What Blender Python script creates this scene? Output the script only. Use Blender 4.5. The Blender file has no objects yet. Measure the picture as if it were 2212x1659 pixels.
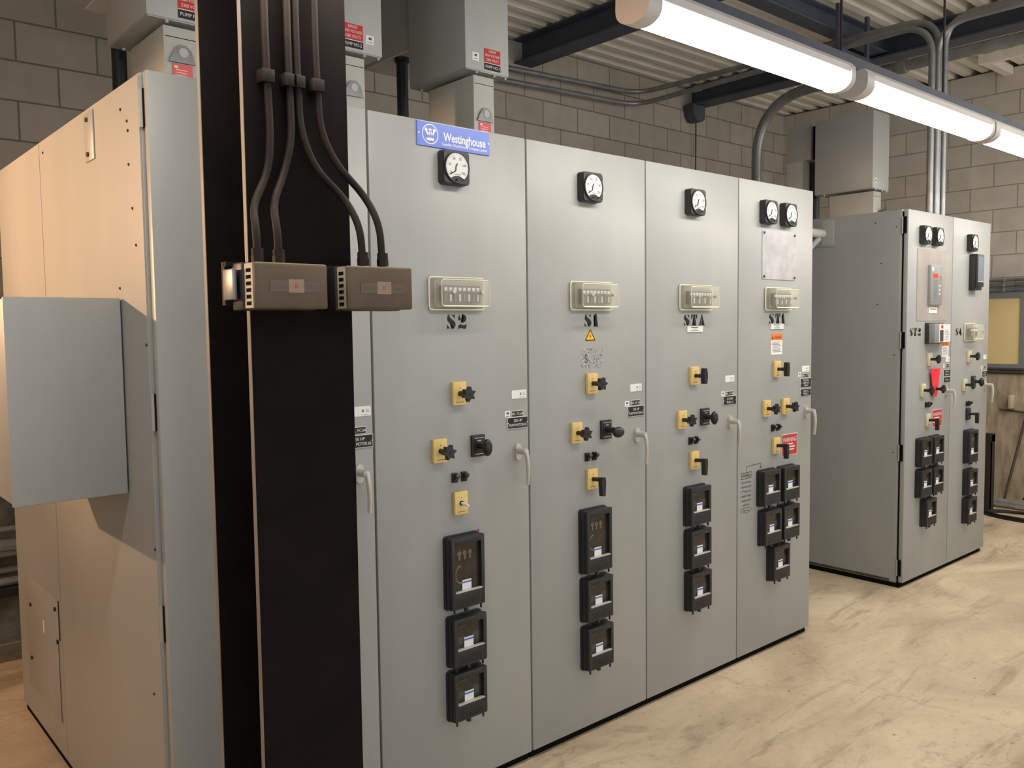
import bpy, bmesh, math, random
from mathutils import Vector, Matrix
random.seed(7)
SC = bpy.context.scene
COL = SC.collection
PI = math.pi

# ------------------------------------------------------------------ materials
MATS = {}
def newmat(name):
    m = bpy.data.materials.new(name); m.use_nodes = True
    nt = m.node_tree; b = nt.nodes['Principled BSDF']
    MATS[name] = m
    return m, nt, b
def N(nt, t, **kw):
    n = nt.nodes.new(t)
    for k, v in kw.items():
        if k in n.inputs: n.inputs[k].default_value = v
        else: setattr(n, k, v)
    return n
def flat(name, col, rough=.5, metal=0., spec=.5, emit=None):
    m, nt, b = newmat(name)
    b.inputs['Base Color'].default_value = (*col, 1); b.inputs['Roughness'].default_value = rough
    b.inputs['Metallic'].default_value = metal; b.inputs['Specular IOR Level'].default_value = spec
    if emit:
        b.inputs['Emission Color'].default_value = (*emit[0], 1); b.inputs['Emission Strength'].default_value = emit[1]
    return m
def mottled(name, c1, c2, scale=3., rough=.5, metal=0., stretch=(1, 1, 1), bump=0., bscale=60, detail=6, spec=.5, lo=.35, hi=.7):
    m, nt, b = newmat(name); L = nt.links.new
    tc = N(nt, 'ShaderNodeTexCoord'); mp = N(nt, 'ShaderNodeMapping'); mp.inputs['Scale'].default_value = stretch
    L(tc.outputs['Object'], mp.inputs['Vector'])
    nz = N(nt, 'ShaderNodeTexNoise', Scale=scale, Detail=detail, Roughness=.6); L(mp.outputs[0], nz.inputs['Vector'])
    r = N(nt, 'ShaderNodeValToRGB'); r.color_ramp.elements[0].position = lo; r.color_ramp.elements[1].position = hi
    r.color_ramp.elements[0].color = (*c1, 1); r.color_ramp.elements[1].color = (*c2, 1)
    L(nz.outputs['Fac'], r.inputs[0]); L(r.outputs[0], b.inputs['Base Color'])
    b.inputs['Roughness'].default_value = rough; b.inputs['Metallic'].default_value = metal
    b.inputs['Specular IOR Level'].default_value = spec
    if bump:
        n2 = N(nt, 'ShaderNodeTexNoise', Scale=bscale, Detail=4); L(tc.outputs['Object'], n2.inputs['Vector'])
        bp = N(nt, 'ShaderNodeBump', Strength=bump, Distance=.01); L(n2.outputs['Fac'], bp.inputs['Height']); L(bp.outputs[0], b.inputs['Normal'])
    return m

mottled('grey_paint', (.325, .33, .315), (.365, .37, .355), 2.2, .42, stretch=(1, 1, .35), bump=.02, bscale=220)
mottled('duct_paint', (.36, .37, .36), (.41, .42, .405), 2., .38, bump=.015, bscale=200)
mottled('throat_paint', (.47, .47, .43), (.52, .52, .475), 2.5, .45)
mottled('black_steel', (.0085, .0064, .0058), (.0130, .0098, .0085), 6, .72, spec=.06, bump=.05, bscale=90)
mottled('pale_edge', (.16, .14, .12), (.30, .27, .24), 8, .5, stretch=(1, 1, .3))  # paler colour for the column's flange tips
mottled('blue_steel', (.055, .066, .088), (.085, .098, .125), 4, .55, spec=.3)
mottled('galvanised', (.22, .225, .23), (.32, .325, .33), 7, .4, metal=.55)
mottled('bright_conduit', (.42, .43, .44), (.55, .56, .57), 6, .32, metal=.7)
mottled('brown_conduit', (.010, .007, .0055), (.034, .020, .012), 14, .6, spec=.22, stretch=(1, 1, .4))
mottled('beige_enamel', (.100, .066, .036), (.135, .094, .055), 9, .5, bump=.02)
mottled('beige_grille', (.42, .37, .29), (.5, .45, .36), 9, .5)
mottled('black_moulded', (.014, .015, .016), (.024, .025, .027), 9, .42)
mottled('dark_glass', (.022, .019, .014), (.05, .042, .03), 25, .18)
flat('black_plastic', (.012, .012, .013), .38)
flat('black_pipe', (.006, .007, .014), .5)
flat('ink', (.008, .007, .007), .6)
flat('faded_ink', (.09, .09, .085), .7)
flat('gap', (.006, .0055, .005), .9, spec=.1)
flat('white_dial', (.70, .70, .68), .4)
flat('white_plastic', (.78, .77, .73), .45)
flat('sticker_white', (.82, .81, .78), .5)
flat('sticker_blue', (.08, .16, .55), .5)
flat('sign_blue', (.115, .19, .66), .4)
flat('label_red', (.52, .035, .035), .5)
flat('label_pink', (.80, .13, .13), .5)
flat('label_orange', (.82, .20, .03), .5)
flat('tag_red', (.88, .03, .05), .55)
flat('yellow_tri', (.85, .48, .02), .5)
mottled('cream_plate', (.72, .50, .17), (.80, .60, .24), 12, .5)
flat('cream_pale', (.62, .55, .38), .5)
flat('zinc', (.56, .54, .49), .36, .35)
flat('steel_plate_edge', (.5, .5, .5), .3, .8)
mottled('alu_plate', (.40, .40, .415), (.60, .60, .61), 9, .40, metal=.2)
mottled('copper_plate', (.44, .40, .38), (.56, .52, .50), 7, .30, metal=.4, stretch=(1, 1, .3))
flat('light_bar', (.55, .55, .53), .4, .2)
flat('relay_guts', (.15, .115, .06), .55)
flat('terminal_grey', (.055, .053, .05), .5)
flat('screen', (.16, .20, .25), .2)
flat('box_grey', (.25, .26, .26), .45)
flat('housing', (.62, .59, .57), .45)
flat('yellow_panel', (.80, .62, .31), .6)
flat('window_grey', (.20, .215, .225), .5)
mottled('dark_iron', (.018, .014, .011), (.04, .031, .024), 12, .6)
mottled('rust_bar', (.05, .038, .028), (.10, .075, .055), 15, .65)
flat('cable_black', (.012, .011, .011), .5)
flat('dot_red', (.4, .03, .03), .5)
flat('dot_blue', (.03, .05, .3), .5)
flat('led_red', (.75, .05, .03), .4)
mottled('deck_paint', (.70, .655, .575), (.82, .775, .695), 5, .6, stretch=(.4, 2, 1))
flat('lamp_white', (1, 1, 1), .5, emit=((1, .945, .86), 16.))

def clear_plastic():
    m, nt, b = newmat('clear_cover'); L = nt.links.new
    b.inputs['Base Color'].default_value = (.84, .82, .72, 1); b.inputs['Roughness'].default_value = .22
    tr = N(nt, 'ShaderNodeBsdfTransparent'); tr.inputs[0].default_value = (.98, .975, .94, 1)
    mx = N(nt, 'ShaderNodeMixShader'); mx.inputs[0].default_value = .25
    L(tr.outputs[0], mx.inputs[1]); L(b.outputs[0], mx.inputs[2]); L(mx.outputs[0], nt.nodes['Material Output'].inputs['Surface'])
clear_plastic()
flat('lit_underside', (.74, .68, .66), .5)  # reflected light on the rear duct undersides, put into the colour
flat('scale_tan', (.36, .25, .17), .5)
flat('scale_brown', (.15, .105, .068), .5)
flat('rim_highlight', (.74, .71, .55), .3)  # highlights along the clear covers' edges, painted as pale cream tubes

def block_wall(name, axis, u0, c1, c2, cm):
    m, nt, b = newmat(name); L = nt.links.new
    tc = N(nt, 'ShaderNodeTexCoord'); sp = N(nt, 'ShaderNodeSeparateXYZ'); L(tc.outputs['Object'], sp.inputs[0])
    au = N(nt, 'ShaderNodeMath', operation='ADD'); au.inputs[1].default_value = -u0 + 40 * .396
    av = N(nt, 'ShaderNodeMath', operation='ADD'); av.inputs[1].default_value = -3.255 + 40 * .2045
    L(sp.outputs[axis], au.inputs[0]); L(sp.outputs['Z'], av.inputs[0])
    cb = N(nt, 'ShaderNodeCombineXYZ'); L(au.outputs[0], cb.inputs[0]); L(av.outputs[0], cb.inputs[1])
    br = N(nt, 'ShaderNodeTexBrick', Scale=1.)
    br.inputs['Brick Width'].default_value = .396; br.inputs['Row Height'].default_value = .2045
    br.inputs['Mortar Size'].default_value = .0055; br.inputs['Mortar Smooth'].default_value = .25; br.inputs['Bias'].default_value = 0
    br.inputs['Color1'].default_value = (*c1, 1); br.inputs['Color2'].default_value = (*c2, 1); br.inputs['Mortar'].default_value = (*cm, 1)
    L(cb.outputs[0], br.inputs['Vector'])
    nz = N(nt, 'ShaderNodeTexNoise', Scale=5., Detail=8, Roughness=.65); L(tc.outputs['Object'], nz.inputs['Vector'])
    mr = N(nt, 'ShaderNodeMapRange'); mr.inputs['To Min'].default_value = .78; mr.inputs['To Max'].default_value = 1.2; L(nz.outputs['Fac'], mr.inputs[0])
    mx = N(nt, 'ShaderNodeMix', data_type='RGBA', blend_type='MULTIPLY'); mx.inputs[0].default_value = 1
    L(br.outputs['Color'], mx.inputs[6]); L(mr.outputs[0], mx.inputs[7]); L(mx.outputs[2], b.inputs['Base Color'])
    b.inputs['Roughness'].default_value = .85; b.inputs['Specular IOR Level'].default_value = .2
    n2 = N(nt, 'ShaderNodeTexNoise', Scale=140., Detail=3); L(tc.outputs['Object'], n2.inputs['Vector'])
    ad = N(nt, 'ShaderNodeMath', operation='MULTIPLY_ADD'); ad.inputs[1].default_value = .25
    iv = N(nt, 'ShaderNodeMath', operation='SUBTRACT'); iv.inputs[0].default_value = 1; L(br.outputs['Fac'], iv.inputs[1])
    L(n2.outputs['Fac'], ad.inputs[0]); L(iv.outputs[0], ad.inputs[2])
    bp = N(nt, 'ShaderNodeBump', Strength=.5, Distance=.006); L(ad.outputs[0], bp.inputs['Height']); L(bp.outputs[0], b.inputs['Normal'])
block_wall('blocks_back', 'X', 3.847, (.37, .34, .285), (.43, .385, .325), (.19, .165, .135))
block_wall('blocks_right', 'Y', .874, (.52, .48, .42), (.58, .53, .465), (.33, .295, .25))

def concrete_floor():
    m, nt, b = newmat('floor_concrete'); L = nt.links.new
    tc = N(nt, 'ShaderNodeTexCoord')
    def noise(sc, det, rg, st=(1, 1, 1), dist=0., rot=0.):
        mp = N(nt, 'ShaderNodeMapping'); mp.inputs['Scale'].default_value = st; mp.inputs['Rotation'].default_value = (0, 0, rot)
        L(tc.outputs['Object'], mp.inputs['Vector'])
        n = N(nt, 'ShaderNodeTexNoise', Scale=sc, Detail=det, Roughness=rg, Distortion=dist); L(mp.outputs[0], n.inputs['Vector'])
        return n.outputs['Fac']
    def ramp(f, stops):
        r = N(nt, 'ShaderNodeValToRGB'); e = r.color_ramp.elements
        while len(e) < len(stops): e.new(.5)
        for i, (p, c) in enumerate(stops): e[i].position = p; e[i].color = (*c, 1)
        L(f, r.inputs[0]); return r.outputs[0]
    def mul(a, bb, fac=1.):
        mx = N(nt, 'ShaderNodeMix', data_type='RGBA', blend_type='MULTIPLY'); mx.inputs[0].default_value = fac
        L(a, mx.inputs[6]); L(bb, mx.inputs[7]); return mx.outputs[2]
    base = ramp(noise(1.1, 9, .62, (1, 1.6, 1), .6, .5), [(.32, (.44, .345, .24)), (.50, (.61, .495, .345)), (.68, (.75, .63, .45))])
    st = ramp(noise(1.7, 7, .7, (.55, 2.4, 1), 1.2, -.45), [(.33, (.62, .60, .57)), (.47, (1, 1, 1)), (.66, (1.0, 1.0, .98)), (.78, (1.12, 1.10, 1.05))])
    sp = ramp(noise(26, 5, .7), [(.30, (.62, .6, .57)), (.42, (1, 1, 1)), (.7, (1.04, 1.04, 1.03))])
    wp = N(nt, 'ShaderNodeTexVoronoi', Scale=7.); L(tc.outputs['Object'], wp.inputs['Vector'])
    dots = ramp(wp.outputs['Distance'], [(.0, (.25, .22, .2)), (.035, (.3, .27, .24)), (.055, (1, 1, 1))])
    cr = N(nt, 'ShaderNodeTexVoronoi', feature='DISTANCE_TO_EDGE', Scale=.55)
    nd = N(nt, 'ShaderNodeTexNoise', Scale=2.2, Detail=6); L(tc.outputs['Object'], nd.inputs['Vector'])
    mv = N(nt, 'ShaderNodeMix', data_type='RGBA', blend_type='LINEAR_LIGHT'); mv.inputs[0].default_value = .5
    L(tc.outputs['Object'], mv.inputs[6]); L(nd.outputs['Color'], mv.inputs[7]); L(mv.outputs[2], cr.inputs['Vector'])
    crk = ramp(cr.outputs['Distance'], [(.0, (.72, .69, .64)), (.004, (.86, .84, .8)), (.009, (1, 1, 1))])
    L(mul(mul(mul(mul(base, st), sp, .8), dots, .75), crk, .5), b.inputs['Base Color'])
    b.inputs['Roughness'].default_value = .72; b.inputs['Specular IOR Level'].default_value = .3
    bp = N(nt, 'ShaderNodeBump', Strength=.25, Distance=.004); L(noise(30, 6, .7), bp.inputs['Height']); L(bp.outputs[0], b.inputs['Normal'])
concrete_floor()
mottled('rough_concrete', (.33, .26, .175), (.60, .50, .365), 5, .85, stretch=(1, 3.2, .8), bump=.35, bscale=30, detail=9, spec=.2)
mottled('dark_concrete', (.13, .12, .09), (.30, .275, .215), 6, .9, stretch=(1, 1, 1.6), bump=.5, bscale=20, detail=9, spec=.15)

# ------------------------------------------------------------------ mesh builder
class MB:
    def __init__(s): s.v = []; s.f = []; s.m = []; s.names = []
    def mi(s, n):
        if n not in s.names: s.names.append(n)
        return s.names.index(n)
    def add(s, vs, fs, mat):
        o = len(s.v); i = s.mi(mat); s.v += [tuple(p) for p in vs]
        for f in fs: s.f.append([o + k for k in f]); s.m.append(i)
        return s
    def box(s, x0, x1, y0, y1, z0, z1, mat, bev=0., seg=2):
        bm = bmesh.new()
        vs = [bm.verts.new(p) for p in ((x0,y0,z0),(x1,y0,z0),(x1,y1,z0),(x0,y1,z0),(x0,y0,z1),(x1,y0,z1),(x1,y1,z1),(x0,y1,z1))]
        for f in ((0,3,2,1),(4,5,6,7),(0,1,5,4),(1,2,6,5),(2,3,7,6),(3,0,4,7)): bm.faces.new([vs[k] for k in f])
        if bev: bmesh.ops.bevel(bm, geom=bm.edges[:], offset=bev, segments=seg, profile=.5, affect='EDGES')
        return s.bm(bm, mat)
    def bm(s, bm, mat):
        bm.verts.ensure_lookup_table(); bm.verts.index_update()
        s.add([v.co[:] for v in bm.verts], [[v.index for v in f.verts] for f in bm.faces], mat); bm.free(); return s
    def prism(s, pts, a0, a1, mat, axis='y'):
        """2-D polygon (x,z) extruded along y from a0 to a1 (axis 'x': (y,z) along x; 'z': (x,y) along z)."""
        n = len(pts)
        def P(p, a): return (p[0], a, p[1]) if axis == 'y' else ((a, p[0], p[1]) if axis == 'x' else (p[0], p[1], a))
        vs = [P(p, a0) for p in pts] + [P(p, a1) for p in pts]
        fs = [list(range(n)), list(range(2*n-1, n-1, -1))] + [[i, (i+1) % n, n+(i+1) % n, n+i] for i in range(n)]
        bm = bmesh.new(); bv = [bm.verts.new(v) for v in vs]
        for f in fs: bm.faces.new([bv[k] for k in f])
        bmesh.ops.recalc_face_normals(bm, faces=bm.faces[:])
        return s.bm(bm, mat)
    def cyl(s, p0, p1, r0, mat, r1=None, n=20):
        return s.tube([p0, p1], r0, mat, n, r1)
    def tube(s, path, r, mat, n=12, r1=None, caps=True, smooth=None):
        P = [Vector(p) for p in path]; k = len(P); vs = []; fs = []
        up = None
        for i in range(k):
            t = (P[min(i+1, k-1)] - P[max(i-1, 0)]).normalized()
            if up is None:
                up = Vector((0, 0, 1)) if abs(t.z) < .9 else Vector((1, 0, 0))
            a = t.cross(up)
            if a.length < 1e-6: a = t.cross(Vector((0, 1, 0)))
            a.normalize(); b2 = a.cross(t).normalized(); up = b2
            rr = r if r1 is None else r + (r1 - r) * i / (k - 1)
            for j in range(n):
                q = 2 * PI * j / n
                vs.append(P[i] + a * (rr * math.cos(q)) + b2 * (rr * math.sin(q)))
        for i in range(k-1):
            for j in range(n):
                fs.append([i*n+j, i*n+(j+1) % n, (i+1)*n+(j+1) % n, (i+1)*n+j])
        if caps: fs += [list(range(n))[::-1], list(range((k-1)*n, k*n))]
        return s.add(vs, fs, mat)
    def sphere(s, c, r, mat, sc=(1, 1, 1)):
        bm = bmesh.new(); bmesh.ops.create_uvsphere(bm, u_segments=20, v_segments=12, radius=r)
        for v in bm.verts: v.co = Vector((v.co.x*sc[0]+c[0], v.co.y*sc[1]+c[1], v.co.z*sc[2]+c[2]))
        return s.bm(bm, mat)
    def text(s, txt, cx, cz, h, mat, y=-.001, w=None, shear=0., align='CENTER', bold=0.):
        c = bpy.data.curves.new('t', 'FONT'); c.body = txt; c.align_x = align; c.size = 1.; c.shear = shear; c.resolution_u = 3; c.offset = bold
        o = bpy.data.objects.new('t', c); COL.objects.link(o)
        me = bpy.data.meshes.new_from_object(o.evaluated_get(bpy.context.evaluated_depsgraph_get()))
        bpy.data.objects.remove(o); bpy.data.curves.remove(c)
        if not me.vertices: return s
        xs = [v.co.x for v in me.vertices]; x0, x1 = min(xs), max(xs)
        k = h / .69; kx = (w / (x1 - x0)) if w else k
        ox = cx - (x0 + x1) / 2 * kx if align == 'CENTER' else cx - x0 * kx
        s.add([(v.co.x * kx + ox, y, cz - h / 2 + v.co.y * k) for v in me.vertices], [list(p.vertices) for p in me.polygons], mat)
        bpy.data.meshes.remove(me); return s
    def mesh(s, name, smooth=40):
        me = bpy.data.meshes.new(name); me.from_pydata(s.v, [], s.f)
        for n in s.names: me.materials.append(MATS[n])
        for p, i in zip(me.polygons, s.m): p.material_index = i
        bm = bmesh.new(); bm.from_mesh(me)
        flats = [f for f in bm.faces]
        bmesh.ops.recalc_face_normals(bm, faces=flats) if len(s.f) > 6 else None
        bm.to_mesh(me); bm.free()
        if smooth:
            for p in me.polygons: p.use_smooth = True
            me.set_sharp_from_angle(angle=math.radians(smooth))
        me.update(); return me
def put(name, me, parent=None, loc=(0, 0, 0), rz=0., ry=0., label=None):
    if isinstance(me, MB): me = me.mesh(name)
    o = bpy.data.objects.new(name, me); COL.objects.link(o)
    o.location = loc; o.rotation_euler = (0, ry, rz)
    if parent is not None: o.parent = parent
    if label: o['label'] = label
    return o
def thing(name, label, cat, loc=(0, 0, 0), group=None, rz=0.):
    o = bpy.data.objects.new(name, None); COL.objects.link(o); o.location = loc; o.rotation_euler = (0, 0, rz)
    o.empty_display_size = .1
    o['label'] = label; o['category'] = cat
    if group: o['group'] = group
    return o
def tag(o, label, cat, group=None):
    o['label'] = label; o['category'] = cat
    if group: o['group'] = group
    return o
def struct(name, me):
    o = put(name, me); o['kind'] = 'structure'; return o
def rrect(w, h, r, n=4):
    pts = []
    for cx, cz, a0 in ((w/2-r, h/2-r, 0), (-w/2+r, h/2-r, 90), (-w/2+r, -h/2+r, 180), (w/2-r, -h/2+r, 270)):
        for i in range(n+1):
            a = math.radians(a0 + 90*i/n); pts.append((cx + r*math.cos(a), cz + r*math.sin(a)))
    return pts
def circle(r, n=24, c=(0, 0)): return [(c[0]+r*math.cos(2*PI*i/n), c[1]+r*math.sin(2*PI*i/n)) for i in range(n)]
def fillet(pts, rad, n=8):
    P = [Vector(p) for p in pts]; out = [P[0]]
    for i in range(1, len(P)-1):
        a = (P[i-1]-P[i]); b = (P[i+1]-P[i]); r = min(rad, a.length*.49, b.length*.49)
        A = P[i] + a.normalized()*r; B = P[i] + b.normalized()*r
        for k in range(n+1):
            t = k/n; out.append(A*(1-t)**2 + P[i]*2*t*(1-t) + B*t*t)
    out.append(P[-1]); return out

# ------------------------------------------------------------------ camera
F = 1844.728
yaw, pitch, roll = .717621129, -.0656823768, -.0126387331
fw = Vector((math.sin(yaw)*math.cos(pitch), math.cos(yaw)*math.cos(pitch), math.sin(pitch)))
r0 = Vector((math.cos(yaw), -math.sin(yaw), 0)); u0 = r0.cross(fw)
rr = r0*math.cos(roll) + u0*math.sin(roll); uu = -r0*math.sin(roll) + u0*math.cos(roll)
cam = bpy.data.cameras.new('camera'); co = bpy.data.objects.new('camera', cam); COL.objects.link(co)
M = Matrix((rr, uu, -fw)).transposed().to_4x4(); M.translation = (-.7772, -2.3214, 1.6345)
co.matrix_world = M
cam.sensor_width = 36; cam.sensor_fit = 'HORIZONTAL'; cam.lens = F*36/2212; cam.clip_start = .05
SC.camera = co

# ------------------------------------------------------------------ room
XR, YB, XL, YF, ZC = 7.62, 2.78, -4.8, -5.2, 3.88
struct('floor', MB().box(XL-.2, XR+.3, YF-.2, YB+.2, -.2, 0, 'floor_concrete'))
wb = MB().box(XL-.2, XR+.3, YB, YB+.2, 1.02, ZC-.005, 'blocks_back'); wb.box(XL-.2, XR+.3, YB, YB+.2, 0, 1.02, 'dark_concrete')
struct('wall_back', wb)
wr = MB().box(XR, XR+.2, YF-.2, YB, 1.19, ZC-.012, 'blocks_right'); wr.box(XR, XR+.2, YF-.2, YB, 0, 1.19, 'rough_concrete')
struct('wall_right', wr)
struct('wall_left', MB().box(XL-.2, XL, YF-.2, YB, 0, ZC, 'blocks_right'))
# fluted roof deck, flutes running along X
pr = []; y = YF - .2; p = .1535
while y < YB + .15:
    pr += [(y, ZC), (y+.064, ZC), (y+.072, ZC+.078), (y+.1455, ZC+.078)]; y += p
pr += [(y, ZC)]
dk = MB(); vs = [(XL-.2, a, z) for a, z in pr] + [(XR+.3, a, z) for a, z in pr]; n = len(pr)
dk.add(vs, [[i, i+1, n+i+1, n+i] for i in range(n-1)], 'deck_paint')
dk.box(XL-.2, XR+.3, YF-.2, YB+.2, ZC+.10, ZC+.16, 'gap')
struct('ceiling', dk.mesh('ceiling', smooth=None))
# near-black sheet painting the darkness behind the flute ends beyond the right wall
struct('dark_sheet_1', MB().box(XR+.3, XR+.34, YF-.2, YB+.2, 0, ZC+.12, 'gap'))

# window boarded with a yellow panel in the right wall
w = struct('window_1', MB().box(XR-.02, XR, .365, 1.30, 1.22, 1.255, 'window_grey').box(XR-.02, XR, .365, 1.30, 1.845, 1.895, 'window_grey')
    .box(XR-.02, XR, .365, .425, 1.255, 1.845, 'window_grey').box(XR-.02, XR, 1.24, 1.30, 1.255, 1.845, 'window_grey'))
put('panel', MB().box(XR-.008, XR-.001, .425, 1.24, 1.255, 1.845, 'yellow_panel'), w, label='yellow panel boarding the window')
put('sill', MB().box(XR-.035, XR, .3, 1.34, 1.192, 1.206, 'dark_iron').box(XR-.02, XR, .3, 1.34, 1.165, 1.176, 'dark_iron'), w)

# ------------------------------------------------------------------ device meshes (x right, -y out of the door, z up)
def meter_meshes():
    b = MB(); b.prism(rrect(.112, .112, .013), -.027, 0, 'black_moulded'); b.prism(rrect(.106, .106, .012), -.031, -.027, 'black_moulded')
    ring = [(0, 0)]
    # raised rim around the dial
    o = circle(.0515, 36, (0, .0)); i_ = circle(.0475, 36, (0, .0))
    vs = [(x, -.036, z) for x, z in o] + [(x, -.036, z) for x, z in i_] + [(x, -.030, z) for x, z in o]
    fs = [[k, (k+1) % 36, 36+(k+1) % 36, 36+k] for k in range(36)] + [[k, (k+1) % 36, 72+(k+1) % 36, 72+k] for k in range(36)]
    b.add(vs, fs, 'black_moulded')
    b.cyl((0, -.0345, -.040), (0, -.037, -.040), .004, 'ink', n=12)
    d = MB(); pts = []
    for k in range(73):
        a = -PI/2 + 2*PI*k/72; x, z = .047*math.cos(a), .047*math.sin(a)
        if math.hypot(x, z+.070) > .042: pts.append((x, z))
    # hump at the bottom
    a0 = math.atan2(pts[-1][1]+.070, pts[-1][0]); a1 = math.atan2(pts[0][1]+.070, pts[0][0])
    hump = [(.042*math.cos(a0+(a1-a0)*t/10), -.070+.042*math.sin(a0+(a1-a0)*t/10)) for t in range(1, 10)]
    d.prism(pts+hump, -.0335, -.030, 'white_dial')
    for k in range(26):
        a = math.radians(215 - 250*k/25); l = .006 if k % 5 == 0 else .003
        c, s_ = math.cos(a), math.sin(a); wd = .0006
        q = [(.043*c, .043*s_), ((.043-l)*c, (.043-l)*s_)]
        d.add([(q[0][0]-s_*wd, -.0338, q[0][1]+c*wd), (q[0][0]+s_*wd, -.0338, q[0][1]-c*wd), (q[1][0]+s_*wd, -.0338, q[1][1]-c*wd), (q[1][0]-s_*wd, -.0338, q[1][1]+c*wd)], [[0,1,2,3]], 'ink')
    for k, t in enumerate(('0', '25', '50', '75', '100', '150')):
        a = math.radians(215 - 50*k); d.text(t, .031*math.cos(a), .031*math.sin(a), .0080, 'faded_ink', -.0338, bold=.02)
    d.text('A-C', 0, .004, .0035, 'faded_ink', -.0338); d.text('AMPERES', 0, -.0235, .0045, 'ink', -.0338)
    pt = MB(); pt.tube([(0.000, -.0350, .012), (-.006, -.035, .003), (-.007, -.035, -.010), (-.010, -.035, -.014), (-.030, -.035, -.0245)], .0018, 'ink', 6)
    return b.mesh('panel_meter'), d.mesh('dial', smooth=None), pt.mesh('pointer')
METER = meter_meshes()
def relay_meshes(h):
    b = MB(); hw = .0715; hz = h/2
    b.prism(rrect(.152, h+.008, .012), -.011, 0, 'black_moulded')
    b.prism(rrect(.146, h, .010), -.030, -.011, 'black_moulded')
    wt = hz-.022; wbt = -hz+.062
    def fr(x0, x1, z0, z1): b.box(x0, x1, -.046, -.029, z0, z1, 'black_moulded', .003)
    fr(-hw, -.056, -hz+.004, hz); fr(.056, hw, -hz+.004, hz); fr(-.0575, .0575, wt, hz); fr(-.0575, .0575, -hz+.004, wbt)
    for k in range(5): b.box(-.05, .05, -.0475, -.046, -hz+.014+.008*k, -hz+.016+.008*k, 'black_moulded')
    b.cyl((0, -.028, -hz-.012), (0, -.028, -hz+.002), .009, 'black_plastic', .007, 12)
    for sx in (-1, 1): b.box(sx*.058-.0022, sx*.058+.0022, -.040, -.034, -hz-.012, -hz+.006, 'black_plastic')
    g = MB(); g.box(-.0565, .0565, -.0315, -.0295, wbt-.002, wt+.002, 'dark_glass')
    if h > .2:
        for k in range(3): g.cyl((-.03+.023*k, -.0325, wt-.035), (-.03+.023*k, -.0312, wt-.035), .009, 'relay_guts', n=12); g.box(-.034+.023*k, -.026+.023*k, -.0328, -.0312, wt-.058, wt-.035, 'relay_guts')
        g.tube([(-.025+.024*math.cos(q*.32), -.0318, -.005+.030*math.sin(q*.32)) for q in range(5, 16)], .004, 'relay_guts', 6)
    else:
        g.box(-.046, -.014, -.0322, -.0312, wbt+.020, wbt+.042, 'terminal_grey'); g.box(.016, .044, -.0322, -.0312, wbt+.018, wbt+.050, 'terminal_grey')
        g.box(-.05, -.01, -.0322, -.0312, wt-.012, wt-.010, 'relay_guts')
    s = MB(); s.box(-.058, .058, -.049, -.034, wbt-.001, wbt+.0035, 'light_bar', .001)
    t = MB(); t.box(-.021, .019, -.0345, -.0335, wbt+.003, wbt+.037, 'sticker_white'); t.box(-.021, .019, -.0349, -.0344, wbt+.026, wbt+.032, 'sticker_blue')
    return b.mesh('protective_relay'), g.mesh('window_glass'), s.mesh('sill_bar'), t.mesh('test_sticker')
RELAY = {'s': relay_meshes(.172), 't': relay_meshes(.250), 'm': relay_meshes(.222)}
def cover_meshes(wd=.233, h=.106, tint='clear_cover'):
    b = MB(); b.prism(rrect(wd, h+.004, .012), -.010, 0, tint)
    b.box(-wd/2+.012, wd/2-.012, -.060, -.010, -h/2+.006, h/2-.004, tint, .014, 4)
    for z in (h/2-.009, -h/2+.011): b.tube([(-wd/2+.022, -.056, z), (wd/2-.022, -.056, z)], .0022, 'rim_highlight', 8)
    for rx, rz_, ry_, rq in ((wd-.030, h-.018, -.0585, .0014), (wd, h+.002, -.008, .0030)):
        loop = [(x_, ry_, z_) for x_, z_ in rrect(rx, rz_, .011)]; b.tube(loop+loop[:2], rq, 'rim_highlight', 6, caps=False)
    i = MB(); i.box(-wd/2+.040, wd/2-.03, -.026, -.0105, -.030, .026, 'terminal_grey')
    k = 0; x = -wd/2+.048
    while x < wd/2-.04:
        i.box(x, x+.012, -.030, -.026, .008, .020, 'white_plastic'); i.box(x+.002, x+.010, -.030, -.026, -.026, -.002, 'light_bar' if k % 2 else 'relay_guts'); x += .0195; k += 1
    nt_ = MB(); nt_.cyl((0, -.074, 0), (0, -.060, 0), .0065, 'zinc', n=12); nt_.cyl((0, -.060, 0), (0, -.030, 0), .0022, 'zinc', n=8)
    return b.mesh('terminal_cover'), i.mesh('terminal_block'), nt_.mesh('thumb_nut')
COVER = cover_meshes()
COVER_S = cover_meshes(.20, .112)
def plate_mesh(mat):
    b = MB(); b.box(-.028, .028, -.015, 0, -.040, .040, mat, .002); b.cyl((0, -.019, 0), (0, -.014, 0), .009, 'black_plastic', n=16)
    b.cyl((.0, -.0156, .019), (0, -.0150, .019), .0018, 'ink', n=8)
    for k in range(5): b.box(-.016+.007*k, -.012+.007*k, -.0156, -.015, -.031, -.028, 'faded_ink')
    return b.mesh('selector_switch')
PLATE = plate_mesh('cream_plate'); PLATE2 = plate_mesh('cream_pale'); PLATE3 = plate_mesh('black_moulded')
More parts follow.
